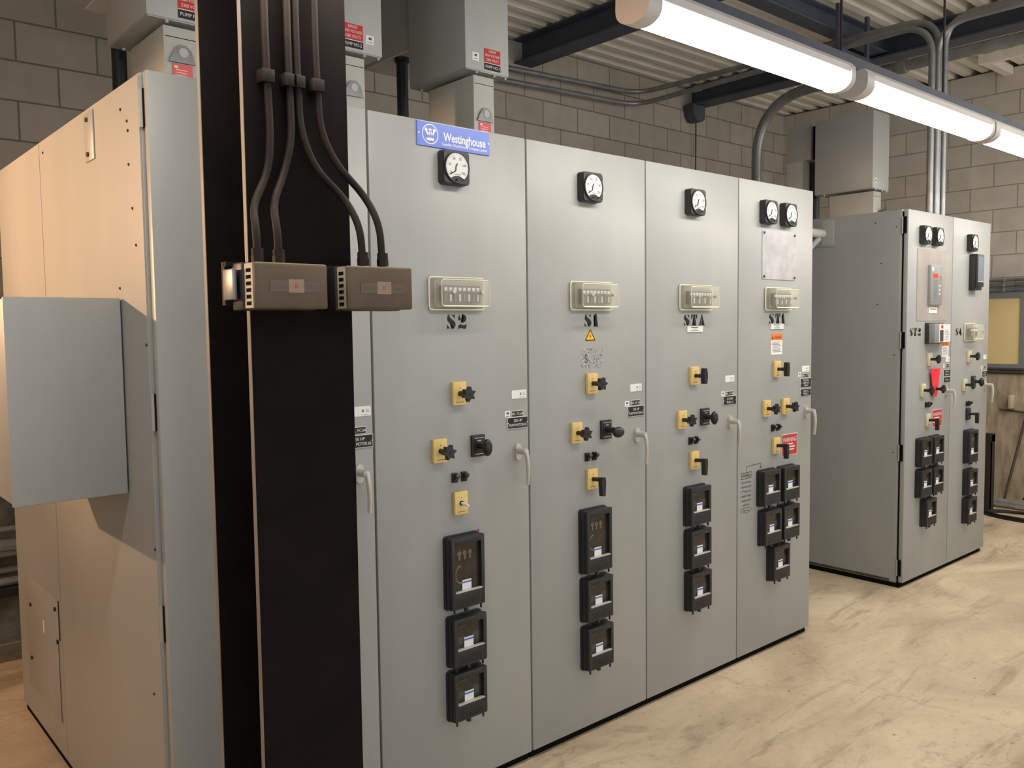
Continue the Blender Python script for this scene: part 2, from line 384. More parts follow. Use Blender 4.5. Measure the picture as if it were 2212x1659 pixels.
def knobs():
    K = {}
    star = []
    for k in range(12):
        a = PI/12 + PI*k/6 + .1; rd = .026 if k % 2 == 0 else .0165
        star.append((rd*math.cos(a-.07), rd*math.sin(a-.07))); star.append((rd*math.cos(a+.07), rd*math.sin(a+.07)))
    m = MB(); m.cyl((0, -.016, 0), (0, -.058, 0), .0085, 'black_plastic', .0105, 14); m.prism(star, -.070, -.054, 'black_plastic'); m.cyl((0, -.071, 0), (0, -.0695, 0), .005, 'ink', n=12)
    K['star'] = m.mesh('star_knob')
    m = MB(); m.cyl((0, -.016, 0), (0, -.055, 0), .0075, 'black_plastic', .010, 14)
    m.prism([(-.009, -.034), (.009, -.034), (.0125, -.006), (.0125, .010), (.008, .034), (-.008, .034), (-.0125, .010), (-.0125, -.006)], -.072, -.052, 'black_plastic')
    K['bar'] = m.mesh('bar_knob')
    m = MB(); m.tube([(0, -.015, 0), (0, -.040, .002), (0, -.062, .002)], .0085, 'black_plastic', 14)
    m.prism([(-.008, -.060), (.008, -.060), (.0115, -.004), (.009, .012), (-.009, .012), (-.0115, -.004)], -.074, -.054, 'black_plastic')
    K['pistol'] = m.mesh('pistol_grip')
    m = MB(); m.cyl((0, -.013, 0), (0, -.052, -.004), .0062, 'white_plastic', .0045, 12)
    K['lever'] = m.mesh('toggle_lever')
    m = MB(); m.cyl((0, -.012, 0), (0, -.050, 0), .010, 'black_plastic', .012, 16); m.sphere((.0, -.058, -.002), .030, 'black_plastic', (.62, .55, 1.0))
    K['oval'] = m.mesh('oval_handle')
    m = MB(); m.cyl((0, -.012, 0), (0, -.050, 0), .010, 'black_plastic', .012, 16); m.sphere((.014, -.060, -.008), .030, 'black_plastic', (1.0, .6, .72))
    K['oval_side'] = m.mesh('oval_handle')
    return K
KNOB = knobs()
def black_plate():
    b = MB(); b.box(-.029, .029, -.012, 0, -.038, .038, 'black_moulded', .002)
    b.box(-.021, .021, -.0145, -.012, -.028, .028, 'black_plastic', .001)
    for z in (-.028, .028): b.box(-.021, .021, -.0155, -.0143, z-.001, z+.001, 'light_bar')
    b.box(-.008, .008, -.0150, -.0143, .017, .020, 'light_bar')
    return b.mesh('control_switch')
BPLATE = black_plate()
def toggle():
    b = MB(); b.box(-.0105, .0105, -.010, 0, -.0165, .0165, 'black_plastic', .001)
    b.prism([(-.010, -.012), (-.028, .006), (-.022, .014), (-.010, .012)], -.007, .007, 'black_plastic', axis='x')
    return b.mesh('toggle_switch')
TOGGLE = toggle()
def handle_mesh():
    b = MB(); b.prism(rrect(.026, .060, .012), -.008, 0, 'zinc'); b.cyl((0, -.006, .004), (.0, -.050, .004), .013, 'zinc', .011, 18)
    path = [(0, -.044, .006), (.002, -.050, -.010), (.005, -.052, -.045), (.008, -.049, -.085), (.009, -.044, -.118)]
    b.tube(fillet(path, .02, 4), .0095, 'zinc', 12, .0065)
    return b.mesh('door_handle')
HANDLE = handle_mesh()

GLY = {
 'S': [[(.30,1),(.12,.88),(.05,.70),(.10,.55),(.35,.38),(.62,.22),(.66,.10),(.58,.0),(.85,.06),(.98,.20),(1,.36),(.90,.50),(.60,.66),(.38,.78),(.32,.88),(.36,.98)],
       [(.55,1),(.75,.92),(.92,1),(.92,.66),(.80,.80),(.60,.94)], [(.02,.32),(.03,0),(.15,.07),(.45,0),(.30,.09),(.14,.22)]],
 '2': [[(.50,1),(.75,.97),(.95,.85),(1,.68),(.90,.53),(.65,.43),(.35,.42),(.58,.54),(.66,.70),(.62,.88)],
       [(.30,.98),(.10,.86),(.02,.68),(.10,.57),(.28,.57),(.38,.68),(.30,.77),(.20,.80)],
       [(.02,.03),(.05,.20),(.15,.30),(.35,.33),(.60,.25),(.85,.28),(1,.36),(.98,.15),(.90,.02),(.70,0),(.40,.09),(.15,.03)]],
 '1': [[(.40,1),(.75,1),(.75,.07),(1,.0),(.12,0),(.40,.07),(.40,.84),(.06,.84),(.06,.90)]],
 'T': [[(.38,1),(.62,1),(.62,.07),(.82,0),(.18,0),(.38,.07)], [(0,1),(.32,1),(.20,.90),(.09,.60),(0,.58)], [(1,1),(.68,1),(.80,.90),(.91,.60),(1,.58)]],
 'A': [[(.45,1),(.58,1),(.93,.07),(1.04,0),(.48,0),(.62,.07),(.52,.38)], [(.40,.78),(.44,.66),(.22,.07),(.32,0),(-.02,0),(.10,.07)], [(.24,.28),(.50,.28),(.48,.34),(.27,.34)]],
 '4': [[(.55,1),(.78,1),(.78,.07),(.98,0),(.35,0),(.55,.07)], [(.46,.96),(.0,.32),(.0,.24),(.46,.24),(.46,.31),(.15,.31),(.46,.78)], [(.82,.24),(1,.24),(1,.31),(.82,.31)]],
}
def stencil(txt, width, h):
    m = MB(); n = len(txt); gw = {'1': .62}; tot = sum(gw.get(c, 1.) for c in txt) + .28*(n-1); u = width/tot; x = -width/2
    for c in txt:
        wd = gw.get(c, 1.)*u
        for poly in GLY[c]:
            bm = bmesh.new(); vv = [bm.verts.new((x+px*wd, -.0006, -h/2+pz*h)) for px, pz in poly]
            f = bm.faces.new(vv); bmesh.ops.triangulate(bm, faces=[f]); m.bm(bm, 'ink')
        x += wd + .28*u
    return m.mesh('stencil_lettering', smooth=None)

def small_text(m, lines, cx, cz, dz, h, mat, y, wmax):
    for k, t in enumerate(lines): m.text(t, cx, cz - k*dz, h, mat, y, wmax[k] if isinstance(wmax, (list, tuple)) else None)
def bars(m, x0, x1, zs, mat, y, th=.0012, seed=1):
    rnd = random.Random(seed)
    for z in zs:
        a = x0 + rnd.random()*.15*(x1-x0); b_ = x1 - rnd.random()*.3*(x1-x0); m.box(a, b_, y, y+.0003, z-th, z+th, mat)
def nameplate(par, x, z, wd, h, lines):
    b = MB(); b.box(-wd/2, wd/2, -.003, 0, -h/2, h/2, 'white_plastic'); b.box(-wd/2+.0018, wd/2-.0018, -.0036, -.0029, -h/2+.0018, h/2-.0018, 'ink')
    for sx in (-1, 1): b.cyl((sx*(wd/2-.003), -.0036, 0), (sx*(wd/2-.003), -.0044, 0), .002, 'white_plastic', n=8)
    o = put('nameplate', b, par, (x, 0, z))
    t = MB(); k = len(lines)
    for i, l in enumerate(lines):
        zz = (h-.010)*(.5 - (i+.5)/k) if k > 1 else 0
        t.text(l, 0, zz, min(.010, (h-.008)/k*.72), 'white_plastic', -.0039, min(wd*.86, len(l)*.0066))
    put('lettering', t.mesh('lettering', smooth=None), o, label='white engraved lettering')
def asset_sticker(par, x, z, wd=.072, h=.031):
    b = MB(); b.prism(rrect(wd, h, .003), -.0012, 0, 'sticker_white'); b.prism(circle(.0045, 16, (wd*.10, .001)), -.0014, -.0011, 'ink')
    b.box(wd*.10-.0045, wd*.10+.0045, -.0016, -.0013, .0002, .0022, 'sticker_white')
    bars(b, wd*.22, wd*.44, (.006, .001, -.003), 'faded_ink', -.0015, .0005, 3); bars(b, 0, wd*.40, (-h*.36,), 'faded_ink', -.0015, .0005, 4)
    return put('asset_sticker', b, par, (x, 0, z), label='white asset sticker with a round black mark')
def small_sticker(par, x, z):
    b = MB(); b.prism(rrect(.026, .024, .003), -.0012, 0, 'sticker_white'); b.box(-.005, .006, -.0015, -.0011, -.001, .007, 'faded_ink'); b.box(-.008, .008, -.0015, -.0011, -.009, -.007, 'faded_ink')
    return put('small_sticker', b, par, (x, 0, z))

# ------------------------------------------------------------------ cabinets
W = .665; ZT = 2.316; DEP = 1.84
def cabinet(x, wd, label, side=False, hinges=False, lab2=None):
    t = thing('switchgear_cabinet', label, 'electrical cabinet', (x, 0, 0), 'row of grey switchgear cabinets')
    b = MB(); b.box(0, wd, .040, DEP, .030, ZT, 'grey_paint'); b.box(.012, wd-.012, .028, .040, .035, ZT-.012, 'gap')  # near-black sheet behind the door paints the shade in its joints
    put('body', b, t)
    put('base_plinth', MB().box(.004, wd-.004, .022, DEP-.01, 0, .032, 'gap'), t, label='black recessed base')
    d = MB(); d.box(.0035, wd-.0035, 0, .028, .034, ZT, 'grey_paint', .004, 2)
    put('door', d, t)
    if side:
        for y0, y1 in ((.046, 1.115), (1.121, DEP-.004)):
            put('side_panel', MB().box(-.004, .0, y0, y1, .036, ZT-.006, 'grey_paint'), t)
    if hinges:
        for z in (2.222, 1.53 if x > 1 else 1.42, .84, .125):
            h = MB(); h.box(-.0045 if x > 1 else .0005, .004, .010 if x > 1 else .022, .034, z-.05, z+.05, 'gap'); h.cyl((-.001, .034, z-.05), (-.001, .034, z+.05), .006, 'grey_paint', n=10)
            put('hinge', h, t)
    return t
def meter(t, x, z):
    o = put('panel_meter', METER[0], t, (x, 0, z)); put('dial', METER[1], o, label='white dial with scale'); put('pointer', METER[2], o)
def cover(t, x, z, C=COVER, nx=.060):
    o = put('terminal_cover', C[0], t, (x, 0, z), label='clear yellowed plastic terminal cover'); put('terminal_block', C[1], o)
    for sx in (-1, 1): put('thumb_nut', C[2], o, (sx*nx, 0, .004))
def selector(t, x, z, kind, pl=None, ry=0.):
    o = put('selector_switch', pl or PLATE, t, (x, 0, z)); put(KNOB[kind].name.split('.')[0], KNOB[kind], o, (0, 0, 0), ry=ry)
def bswitch(t, x, z, kind='oval', ry=0.):
    o = put('control_switch', BPLATE, t, (x, 0, z), label='black control switch plate'); put('oval_handle', KNOB[kind], o, ry=ry)
def toggles(t, xs, z):
    for x in xs: put('toggle_switch', TOGGLE, t, (x, 0, z))
def relay(t, x, z, k='s'):
    R = RELAY[k]; o = put('protective_relay', R[0], t, (x, 0, z))
    put('window_glass', R[1], o); put('sill_bar', R[2], o); put('test_sticker', R[3], o, label='white sticker with blue stripe')
def handle(t, x, z=1.184): put('door_handle', HANDLE, t, (x, 0, z), label='pale zinc lever handle')

c3 = cabinet(0, W, 'leftmost grey switchgear cabinet, its door mostly behind the black column', True, True)
c2 = cabinet(W, W, 'grey switchgear cabinet stencilled S2, with the blue sign at its top', )
c1 = cabinet(2*W, W, 'grey switchgear cabinet stencilled S1, with a small yellow hazard triangle')
ca = cabinet(3*W, W, 'grey switchgear cabinet stencilled STA')
ct = cabinet(4*W, W, 'grey switchgear cabinet stencilled ST1, with a blank aluminium plate on its door')
XT2 = 4.416; WT = .651; XS4 = 5.067; WS = .630
cu = cabinet(XT2, WT, 'far grey switchgear cabinet stencilled ST2, with its wide left side in view', True, True)
c4 = cabinet(XS4, WS, 'rightmost grey switchgear cabinet stencilled S4')

# S3 (behind the column)
meter(c3, .330, 2.171); cover(c3, .335, 1.752); selector(c3, .335, 1.413, 'star'); selector(c3, .249, 1.224, 'star'); selector(c3, .334, 1.035, 'lever')
bswitch(c3, .417, 1.225); toggles(c3, (.310, .350), 1.124); handle(c3, .606)
relay(c3, .337, .798, 't'); relay(c3, .342, .557); relay(c3, .340, .366)
asset_sticker(c3, .618, 1.379); nameplate(c3, .606, 1.320, .056, .023, ['REL. MC-3A']); nameplate(c3, .608, 1.285, .101, .041, ['350 HP', 'PUMP MOTOR #3'])
# S2
meter(c2, .325, 2.170); cover(c2, .335, 1.752); selector(c2, .335, 1.413, 'star'); selector(c2, .249, 1.224, 'star', ry=.2); selector(c2, .334, 1.035, 'lever')
bswitch(c2, .417, 1.225); toggles(c2, (.314, .354), 1.124); handle(c2, .606)
relay(c2, .337, .798, 't'); relay(c2, .342, .557); relay(c2, .340, .366)
asset_sticker(c2, .617, 1.393); nameplate(c2, .606, 1.323, .056, .023, ['REL. MC-2A']); nameplate(c2, .607, 1.290, .099, .042, ['350 HP', 'PUMP MOTOR #2']); small_sticker(c2, .560, 1.324)
put('stencil_lettering', stencil('S2', .085, .051), c2, (.337, 0, 1.658), label='black stencilled S2')
for x, z, m_ in ((.418, .925, 'dot_red'), (.421, .860, 'dot_blue'), (.425, .650, 'sticker_white')):
    put('paint_dot', MB().prism(circle(.0045, 12), -.0008, 0, m_), c2, (x, 0, z))
# blue sign
sg = MB(); sg.box(-.152, .152, -.005, 0, -.0395, .0395, 'sign_blue')
sg.box(-.152, .152, -.0051, -.0002, .0385, .0395, 'white_plastic')
for sx in (-1, 1): sg.cyl((sx*.146, -.0068, .0), (sx*.146, -.005, .0), .003, 'zinc', n=10)
sgo = put('sign', sg, c2, (.337, 0, 2.272), label='blue maker sign with white lettering')
em = MB(); o_ = circle(.0325, 40, (-.100, 0)); i_ = circle(.0295, 40, (-.100, 0))
em.add([(x, -.0056, z) for x, z in o_+i_], [[k, (k+1) % 40, 40+(k+1) % 40, 40+k] for k in range(40)], 'white_plastic')
dots = [(-.1165, .013), (-.100, .013), (-.0835, .013)]
for d_ in dots: em.add([(x, -.0056, z) for x, z in circle(.0058, 16, d_)], [list(range(16))], 'white_plastic')
def stroke(m, a, b_, wd, y, mat):
    A, B = Vector(a), Vector(b_); n_ = (B-A).normalized(); n_ = Vector((-n_.y, n_.x))*wd/2
    m.add([(A.x+n_.x, y, A.y+n_.y), (A.x-n_.x, y, A.y-n_.y), (B.x-n_.x, y, B.y-n_.y), (B.x+n_.x, y, B.y+n_.y)], [[0,1,2,3]], mat)
for a, b_ in (((-.1165, .012), (-.108, -.007)), ((-.108, -.007), (-.100, .012)), ((-.100, .012), (-.092, -.007)), ((-.092, -.007), (-.0835, .012))): stroke(em, a, b_, .0058, -.0057, 'white_plastic')
em.add([(x*1.0-.100, -.0056, z-.0165) for x, z in rrect(.031, .009, .0042)], [list(range(20))], 'white_plastic')
put('emblem', em.mesh('emblem', smooth=None), sgo, label='round white emblem with a crowned W')
lt = MB(); lt.text('Westinghouse', .044, -.001, .0275, 'white_plastic', -.0056, .181, bold=.022)
lt.text('Canadian Westinghouse Company Limited', .044, -.0250, .0088, 'white_plastic', -.0056, .194, bold=.018)
put('lettering', lt.mesh('lettering', smooth=None), sgo, label='white lettering')
# S1
meter(c1, .319, 2.170); cover(c1, .331, 1.754); selector(c1, .327, 1.413, 'star', ry=.3); selector(c1, .240, 1.226, 'star'); selector(c1, .325, 1.035, 'pistol')
bswitch(c1, .410, 1.224, 'oval_side'); toggles(c1, (.303, .343), 1.124); handle(c1, .603)
relay(c1, .330, .792, 't'); relay(c1, .334, .558); relay(c1, .336, .363)
asset_sticker(c1, .600, 1.381); nameplate(c1, .595, 1.319, .055, .023, ['REL. MC-1A']); nameplate(c1, .597, 1.284, .101, .043, ['350 HP', 'PUMP MOTOR #1']); small_sticker(c1, .543, 1.317)
put('stencil_lettering', stencil('S1', .076, .050), c1, (.334, 0, 1.660), label='black stencilled S1')
tr = MB(); tr.prism([(-.032, -.022), (.032, -.022), (0, .030)], -.0012, 0, 'yellow_tri')
for a, b_ in (((-.027, -.018), (.027, -.018)), ((.027, -.018), (0, .024)), ((0, .024), (-.027, -.018))): stroke(tr, a, b_, .004, -.0015, 'ink')
tr.add([(.002, -.0016, .010), (-.005, -.0016, -.003), (0, -.0016, -.003), (-.002, -.0016, -.014), (.005, -.0016, .0), (0, -.0016, .0)], [[0,1,2,5],[2,3,4,5]], 'ink')
put('hazard_sticker', tr.mesh('hazard_sticker', smooth=None), c1, (.328, 0, 1.600), label='yellow triangle with a black lightning bolt')
fd = MB(); rnd = random.Random(5)
for k in range(230):
    x = (rnd.random()-.5)*.125; z = (rnd.random()-.5)*.078; s_ = .0008+rnd.random()*.0024
    fd.add([(x-s_, -.0005, z), (x, -.0005, z-s_*.6), (x+s_, -.0005, z), (x, -.0005, z+s_*.7)], [[0,1,2,3]], 'faded_ink' if rnd.random() < .8 else 'sticker_white')
fd.text('S', -.030, -.003, .032, 'faded_ink', -.0006)
put('worn_mark', fd.mesh('worn_mark', smooth=None), c1, (.335, 0, 1.512), label='worn remains of an old marking')
# STA
def white_plate(t, x, z):
    b = MB(); b.box(-.056, .056, -.004, 0, -.0135, .0135, 'white_plastic'); bars(b, -.042, .045, (.007,), 'faded_ink', -.0045, .0016, 2); bars(b, -.018, .022, (0,), 'faded_ink', -.0045, .001, 2); bars(b, -.042, .045, (-.007,), 'faded_ink', -.0045, .0012, 6)
    put('white_nameplate', b, t, (x, 0, z))
meter(ca, .316, 2.170); cover(ca, .333, 1.757); selector(ca, .319, 1.413, 'bar'); selector(ca, .232, 1.224, 'star'); selector(ca, .320, 1.036, 'pistol')
bswitch(ca, .400, 1.224, 'oval'); toggles(ca, (.298, .337), 1.124); handle(ca, .600)
relay(ca, .325, .834); relay(ca, .328, .641); relay(ca, .331, .449)
asset_sticker(ca, .599, 1.386); nameplate(ca, .593, 1.317, .055, .022, ['REL. STA-A']); nameplate(ca, .596, 1.285, .102, .042, ['AC MAIN', 'TRANS. A']); small_sticker(ca, .545, 1.317)
put('stencil_lettering', stencil('STA', .150, .049), ca, (.328, 0, 1.659), label='black stencilled STA'); white_plate(ca, .332, 1.619)
# ST1
meter(ct, .227, 2.173); meter(ct, .402, 2.173); cover(ct, .333, 1.759)
ap = MB(); ap.prism(rrect(.302, .236, .008), -.003, 0, 'alu_plate')
for sx in (-1, 1):
    for sz in (-1, 1): ap.cyl((sx*.136, -.0065, sz*.105), (sx*.136, -.003, sz*.105), .0065, 'dark_iron', .005, 10)
put('cover_plate', ap, ct, (.345, 0, 1.972), label='blank aluminium plate with four screws')
selector(ct, .321, 1.415, 'bar'); selector(ct, .231, 1.226, 'star'); selector(ct, .402, 1.225, 'star', ry=.2); selector(ct, .319, 1.035, 'pistol')
toggles(ct, (.294, .340), 1.124); handle(ct, .608)
for x, z in ((.234, .838), (.410, .837), (.245, .641), (.412, .642), (.325, .450)): relay(ct, x, z)
asset_sticker(ct, .603, 1.405); nameplate(ct, .600, 1.370, .054, .021, ['REL. ST1']); nameplate(ct, .603, 1.332, .103, .048, ['INCOMING', 'LINE No.1', '4160 V']); nameplate(ct, .602, 1.283, .101, .038, ['2500 KVA', 'TRANS. 1']); small_sticker(ct, .545, 1.377)
put('stencil_lettering', stencil('ST1', .141, .051), ct, (.329, 0, 1.663), label='black stencilled ST1'); white_plate(ct, .329, 1.625)
def orange_sticker(t, x, z, wd=.100, h=.103):
    b = MB(); b.box(-wd/2, wd/2, -.0012, 0, -h/2, h/2, 'sticker_white'); b.box(-wd/2, wd/2, -.0015, -.001, h*.18, h/2, 'label_orange')
    b.add([(-.044, -.0017, .026), (-.028, -.0017, .026), (-.036, -.0017, .041)], [[0,1,2]], 'ink')
    b.text('WARNING', .010, .033, .014, 'ink', -.0017, .064)
    bars(b, -wd*.44, wd*.44, (.010, .004, -.002, -.010, -.016, -.024, -.030, -.038), 'faded_ink', -.0015, .0012, 9)
    put('warning_sticker', b.mesh('warning_sticker', smooth=None), t, (x, 0, z), label='white sticker with orange warning header')
orange_sticker(ct, .328, 1.538)
def red_sign(t, x, z):
    b = MB(); b.box(-.072, .072, -.002, 0, -.055, .055, 'white_plastic'); b.box(-.069, .069, -.0024, -.001, -.052, .052, 'label_red')
    b.text('WARNING', 0, .026, .022, 'white_plastic', -.0027, .124); bars(b, -.055, .055, (.003, -.011, -.025), 'white_plastic', -.0027, .0032, 12)
    put('warning_sign', b.mesh('warning_sign', smooth=None), t, (x, 0, z), label='red sign headed WARNING')
red_sign(ct, .452, 1.026)
hw = MB()
hw.text('WARNING', -.022, .077, .016, 'ink', -.0006, .072)
for a, b_ in (((-.064, .062), (.022, .064)), ((.022, .064), (.022, .092)), ((.022, .092), (-.064, .090)), ((-.064, .090), (-.064, .062)), ((-.02, .091), (-.02, .120)), ((-.02, .120), (.100, .124)), ((.100, .124), (.100, .100)), ((.100, .100), (.094, .108)), ((.100, .100), (.106, .108))): stroke(hw, a, b_, .0024, -.0006, 'ink')
for k, l in enumerate(('Do not move', 'this wire until', 'PT fuses are', 'pulled. Going', 'without this', 'will not')): hw.text(l, -.022, .046-.022*k, .0105, 'ink', -.0006, .080 if k < 5 else .055, shear=.25)
hw.text('trip out !', -.022, -.090, .010, 'ink', -.0006, .056, shear=.25)
el = [(-.022+.044*math.cos(2*PI*k/20), -.090+.013*math.sin(2*PI*k/20)) for k in range(21)]
for k in range(20): stroke(hw, el[k], el[k+1], .0018, -.0006, 'ink')
put('handwritten_note', hw.mesh('handwritten_note', smooth=None), ct, (.095, 0, .836), label='handwritten note in black marker')
# ST2
meter(cu, .205, 2.171); meter(cu, .378, 2.171)
cp = MB(); cp.prism(rrect(.455, .445, .018), -.003, 0, 'copper_plate'); put('mounting_plate', cp, cu, (.352, 0, 1.868), label='shiny metal plate behind the meter unit')
mu = MB(); mu.box(-.085, .085, -.022, 0, -.125, .125, 'box_grey', .004)
mu.box(-.055, .02, -.0228, -.0215, .045, .072, 'led_red'); mu.box(-.07, -.045, -.0228, -.0215, .086, .110, 'sticker_white'); bars(mu, -.045, .015, [.03-.012*k for k in range(10)], 'faded_ink', -.0228, .0012, 4)
for z in (-.010, -.035, -.060): mu.box(.035, .050, -.0235, -.0215, z, z+.012, 'white_plastic')
for z in (.05, .03): mu.box(.045, .055, -.0235, -.0215, z, z+.008, 'led_red')
put('protection_unit', mu, cu, (.362, 0, 1.868), label='slim grey protection unit')
wl = MB(); wl.box(-.055, .055, -.004, 0, -.018, .018, 'sticker_white'); wl.box(-.045, .045, -.0045, -.0035, .004, .010, 'faded_ink'); put('white_label', wl, cu, (.352, -.003, 1.712))
ob = MB(); ob.box(-.120, .120, -.020, 0, -.066, .066, 'black_moulded', .003); ob.box(-.112, .112, -.060, -.020, -.060, .060, 'box_grey', .004)
ob.box(-.055, .110, -.0615, -.059, -.056, .056, 'white_plastic'); ob.box(-.030, .000, -.0625, -.061, .030, .050, 'led_red'); ob.box(-.045, .005, -.0625, -.061, -.052, .020, 'terminal_grey'); bars(ob, .02, .1, [.02-.01*k for k in range(7)], 'faded_ink', -.0625, .001, 8)
put('relay_module', ob, cu, (.372, 0, 1.567), label='grey module with a white face and red patch')
selector(cu, .315, 1.405, 'star', PLATE2); selector(cu, .226, 1.214, 'star', PLATE2); selector(cu, .395, 1.214, 'star', PLATE3); selector(cu, .308, 1.021, 'pistol', PLATE2)
toggles(cu, (.285, .325), 1.118); handle(cu, .595, 1.186)
for x, z in ((.222, .828), (.396, .828), (.225, .633), (.398, .633), (.302, .438)): relay(cu, x, z)
orange_sticker(cu, .560, 1.462); red_sign(cu, .455, 1.022); asset_sticker(cu, .602, 1.394, .060); nameplate(cu, .594, 1.352, .056, .024, ['REL. ST2']); nameplate(cu, .590, 1.306, .100, .046, ['INCOMING', 'LINE No.2']); nameplate(cu, .590, 1.262, .100, .036, ['TRANS. 2']); small_sticker(cu, .545, 1.354)
put('stencil_lettering', stencil('ST2', .155, .051), cu, (.118, 0, 1.578), label='black stencilled ST2'); put('stencil_lettering', stencil('2', .040, .051), cu, (.598, 0, 1.565), label='end of an older stencilled mark')
# S4
meter(c4, .276, 2.162)
rc = MB(); rc.box(-.060, .060, -.040, 0, -.122, .118, 'black_moulded', .004); rc.box(-.058, .060, -.052, -.040, -.100, .116, 'black_moulded', .004); rc.box(-.048, .052, -.0545, -.051, -.062, .102, 'screen'); rc.box(-.048, .052, -.0555, -.051, -.069, -.063, 'light_bar'); rc.box(-.056, .056, -.05, -.005, .1165, .119, 'throat_paint')
put('recorder', rc, c4, (.325, 0, 1.970), label='deep black recorder with a grey screen')
cover(c4, .298, 1.566, COVER_S, .05); selector(c4, .283, 1.404, 'star', PLATE2); selector(c4, .217, 1.214, 'star', PLATE2); bswitch(c4, .368, 1.228, 'oval'); selector(c4, .288, 1.012, 'pistol', PLATE3); toggles(c4, (.27, .31), 1.082); handle(c4, .585, 1.191)
relay(c4, .303, .791, 'm'); relay(c4, .306, .547); relay(c4, .303, .353)
asset_sticker(c4, .575, 1.390, .055); nameplate(c4, .565, 1.318, .05, .022, ['REL. S4']); nameplate(c4, .570, 1.272, .09, .042, ['350 HP', 'MOTOR #4']); small_sticker(c4, .520, 1.318)
put('stencil_lettering', stencil('S4', .097, .051), c4, (.116, 0, 1.572), label='black stencilled S4')
# red tag hanging on ST2
tg = MB(); tg.prism([(-.068, .085), (.068, .085), (.022, -.092), (-.030, -.092)], -.0145, -.0115, 'tag_red')
tg.cyl((0, -.016, .074), (0, -.011, .074), .004, 'gap', n=10); tg.tube([(0, -.013, .078), (.0, -.010, .093), (0, -.003, .100)], .0012, 'label_red', 6)
tag(put('danger_tag', tg, None, (XT2+.382, -.004, 1.258)), 'bright red tapering tag hanging on the ST2 cabinet door', 'tag')

# marks and fittings on the left side of the leftmost cabinet
lp = MB(); lp.box(-.0085, -.004, .445, .535, 2.155, 2.300, 'grey_paint', .001)
for z in (2.278, 2.175): lp.cyl((-.015, .50, z), (-.004, .50, z), .007, 'terminal_grey', n=8)
put('lifting_plate', lp, c3)
SCREW = MB().cyl((-.0035, 0, 0), (0, 0, 0), .003, 'dark_iron', .0045, 8).mesh('screw')
for y_, z_ in ((.192, 2.249), (.141, 2.208), (.137, 2.182), (.141, 2.092), (.125, 1.972), (.107, 1.871), (.055, 1.601), (.032+.02, 1.043), (.262, 1.761), (.11, .62), (.10, .33), (1.06, 2.27)):
    put('screw', SCREW, c3, (-.004, y_, z_))
hp = MB(); hp.box(-.006, -.004, 1.16, 1.70, .16, .64, 'grey_paint', .0008); hp.box(-.0065, -.004, 1.145, 1.155, .49, .64, 'dark_iron'); hp.box(-.0065, -.004, 1.165, 1.175, .17, .475, 'dark_iron')
for y_, z_ in ((1.60, .52), (1.62, .29), (1.19, .60), (1.17, .48)): hp.cyl((-.012, y_, z_), (-.004, y_, z_), .009, 'dark_iron', .006, 8)
hp.box(-.0066, -.0055, 1.385, 1.405, .455, .505, 'white_plastic')
put('access_cover', hp, c3)
for y_, z_ in ((.07, 2.215), (.07, 1.44), (.07, .84), (.20, 2.25), (.16, 2.0), (.18, 1.75)): put('screw', SCREW, cu, (-.004, y_, z_))
sb = MB(); sb.box(-.0045, -.0035, .03+.05, .62, .034, .05, 'rust_bar')
put('rust_strip', sb, cu)

# junction box on the side
jb = thing('junction_box', 'shallow grey steel box bolted to the left side of the leftmost cabinet', 'electrical box', (-.005, .25, 1.16))
put('box_body', MB().box(-.290, .0, .012, .56, .012, .570, 'grey_paint', .003), jb)
put('lid', MB().box(-.298, -.004, 0, .010, .012, .573, 'grey_paint', .003).box(-.285, -.008, .009, .013, .02, .56, 'gap'), jb)

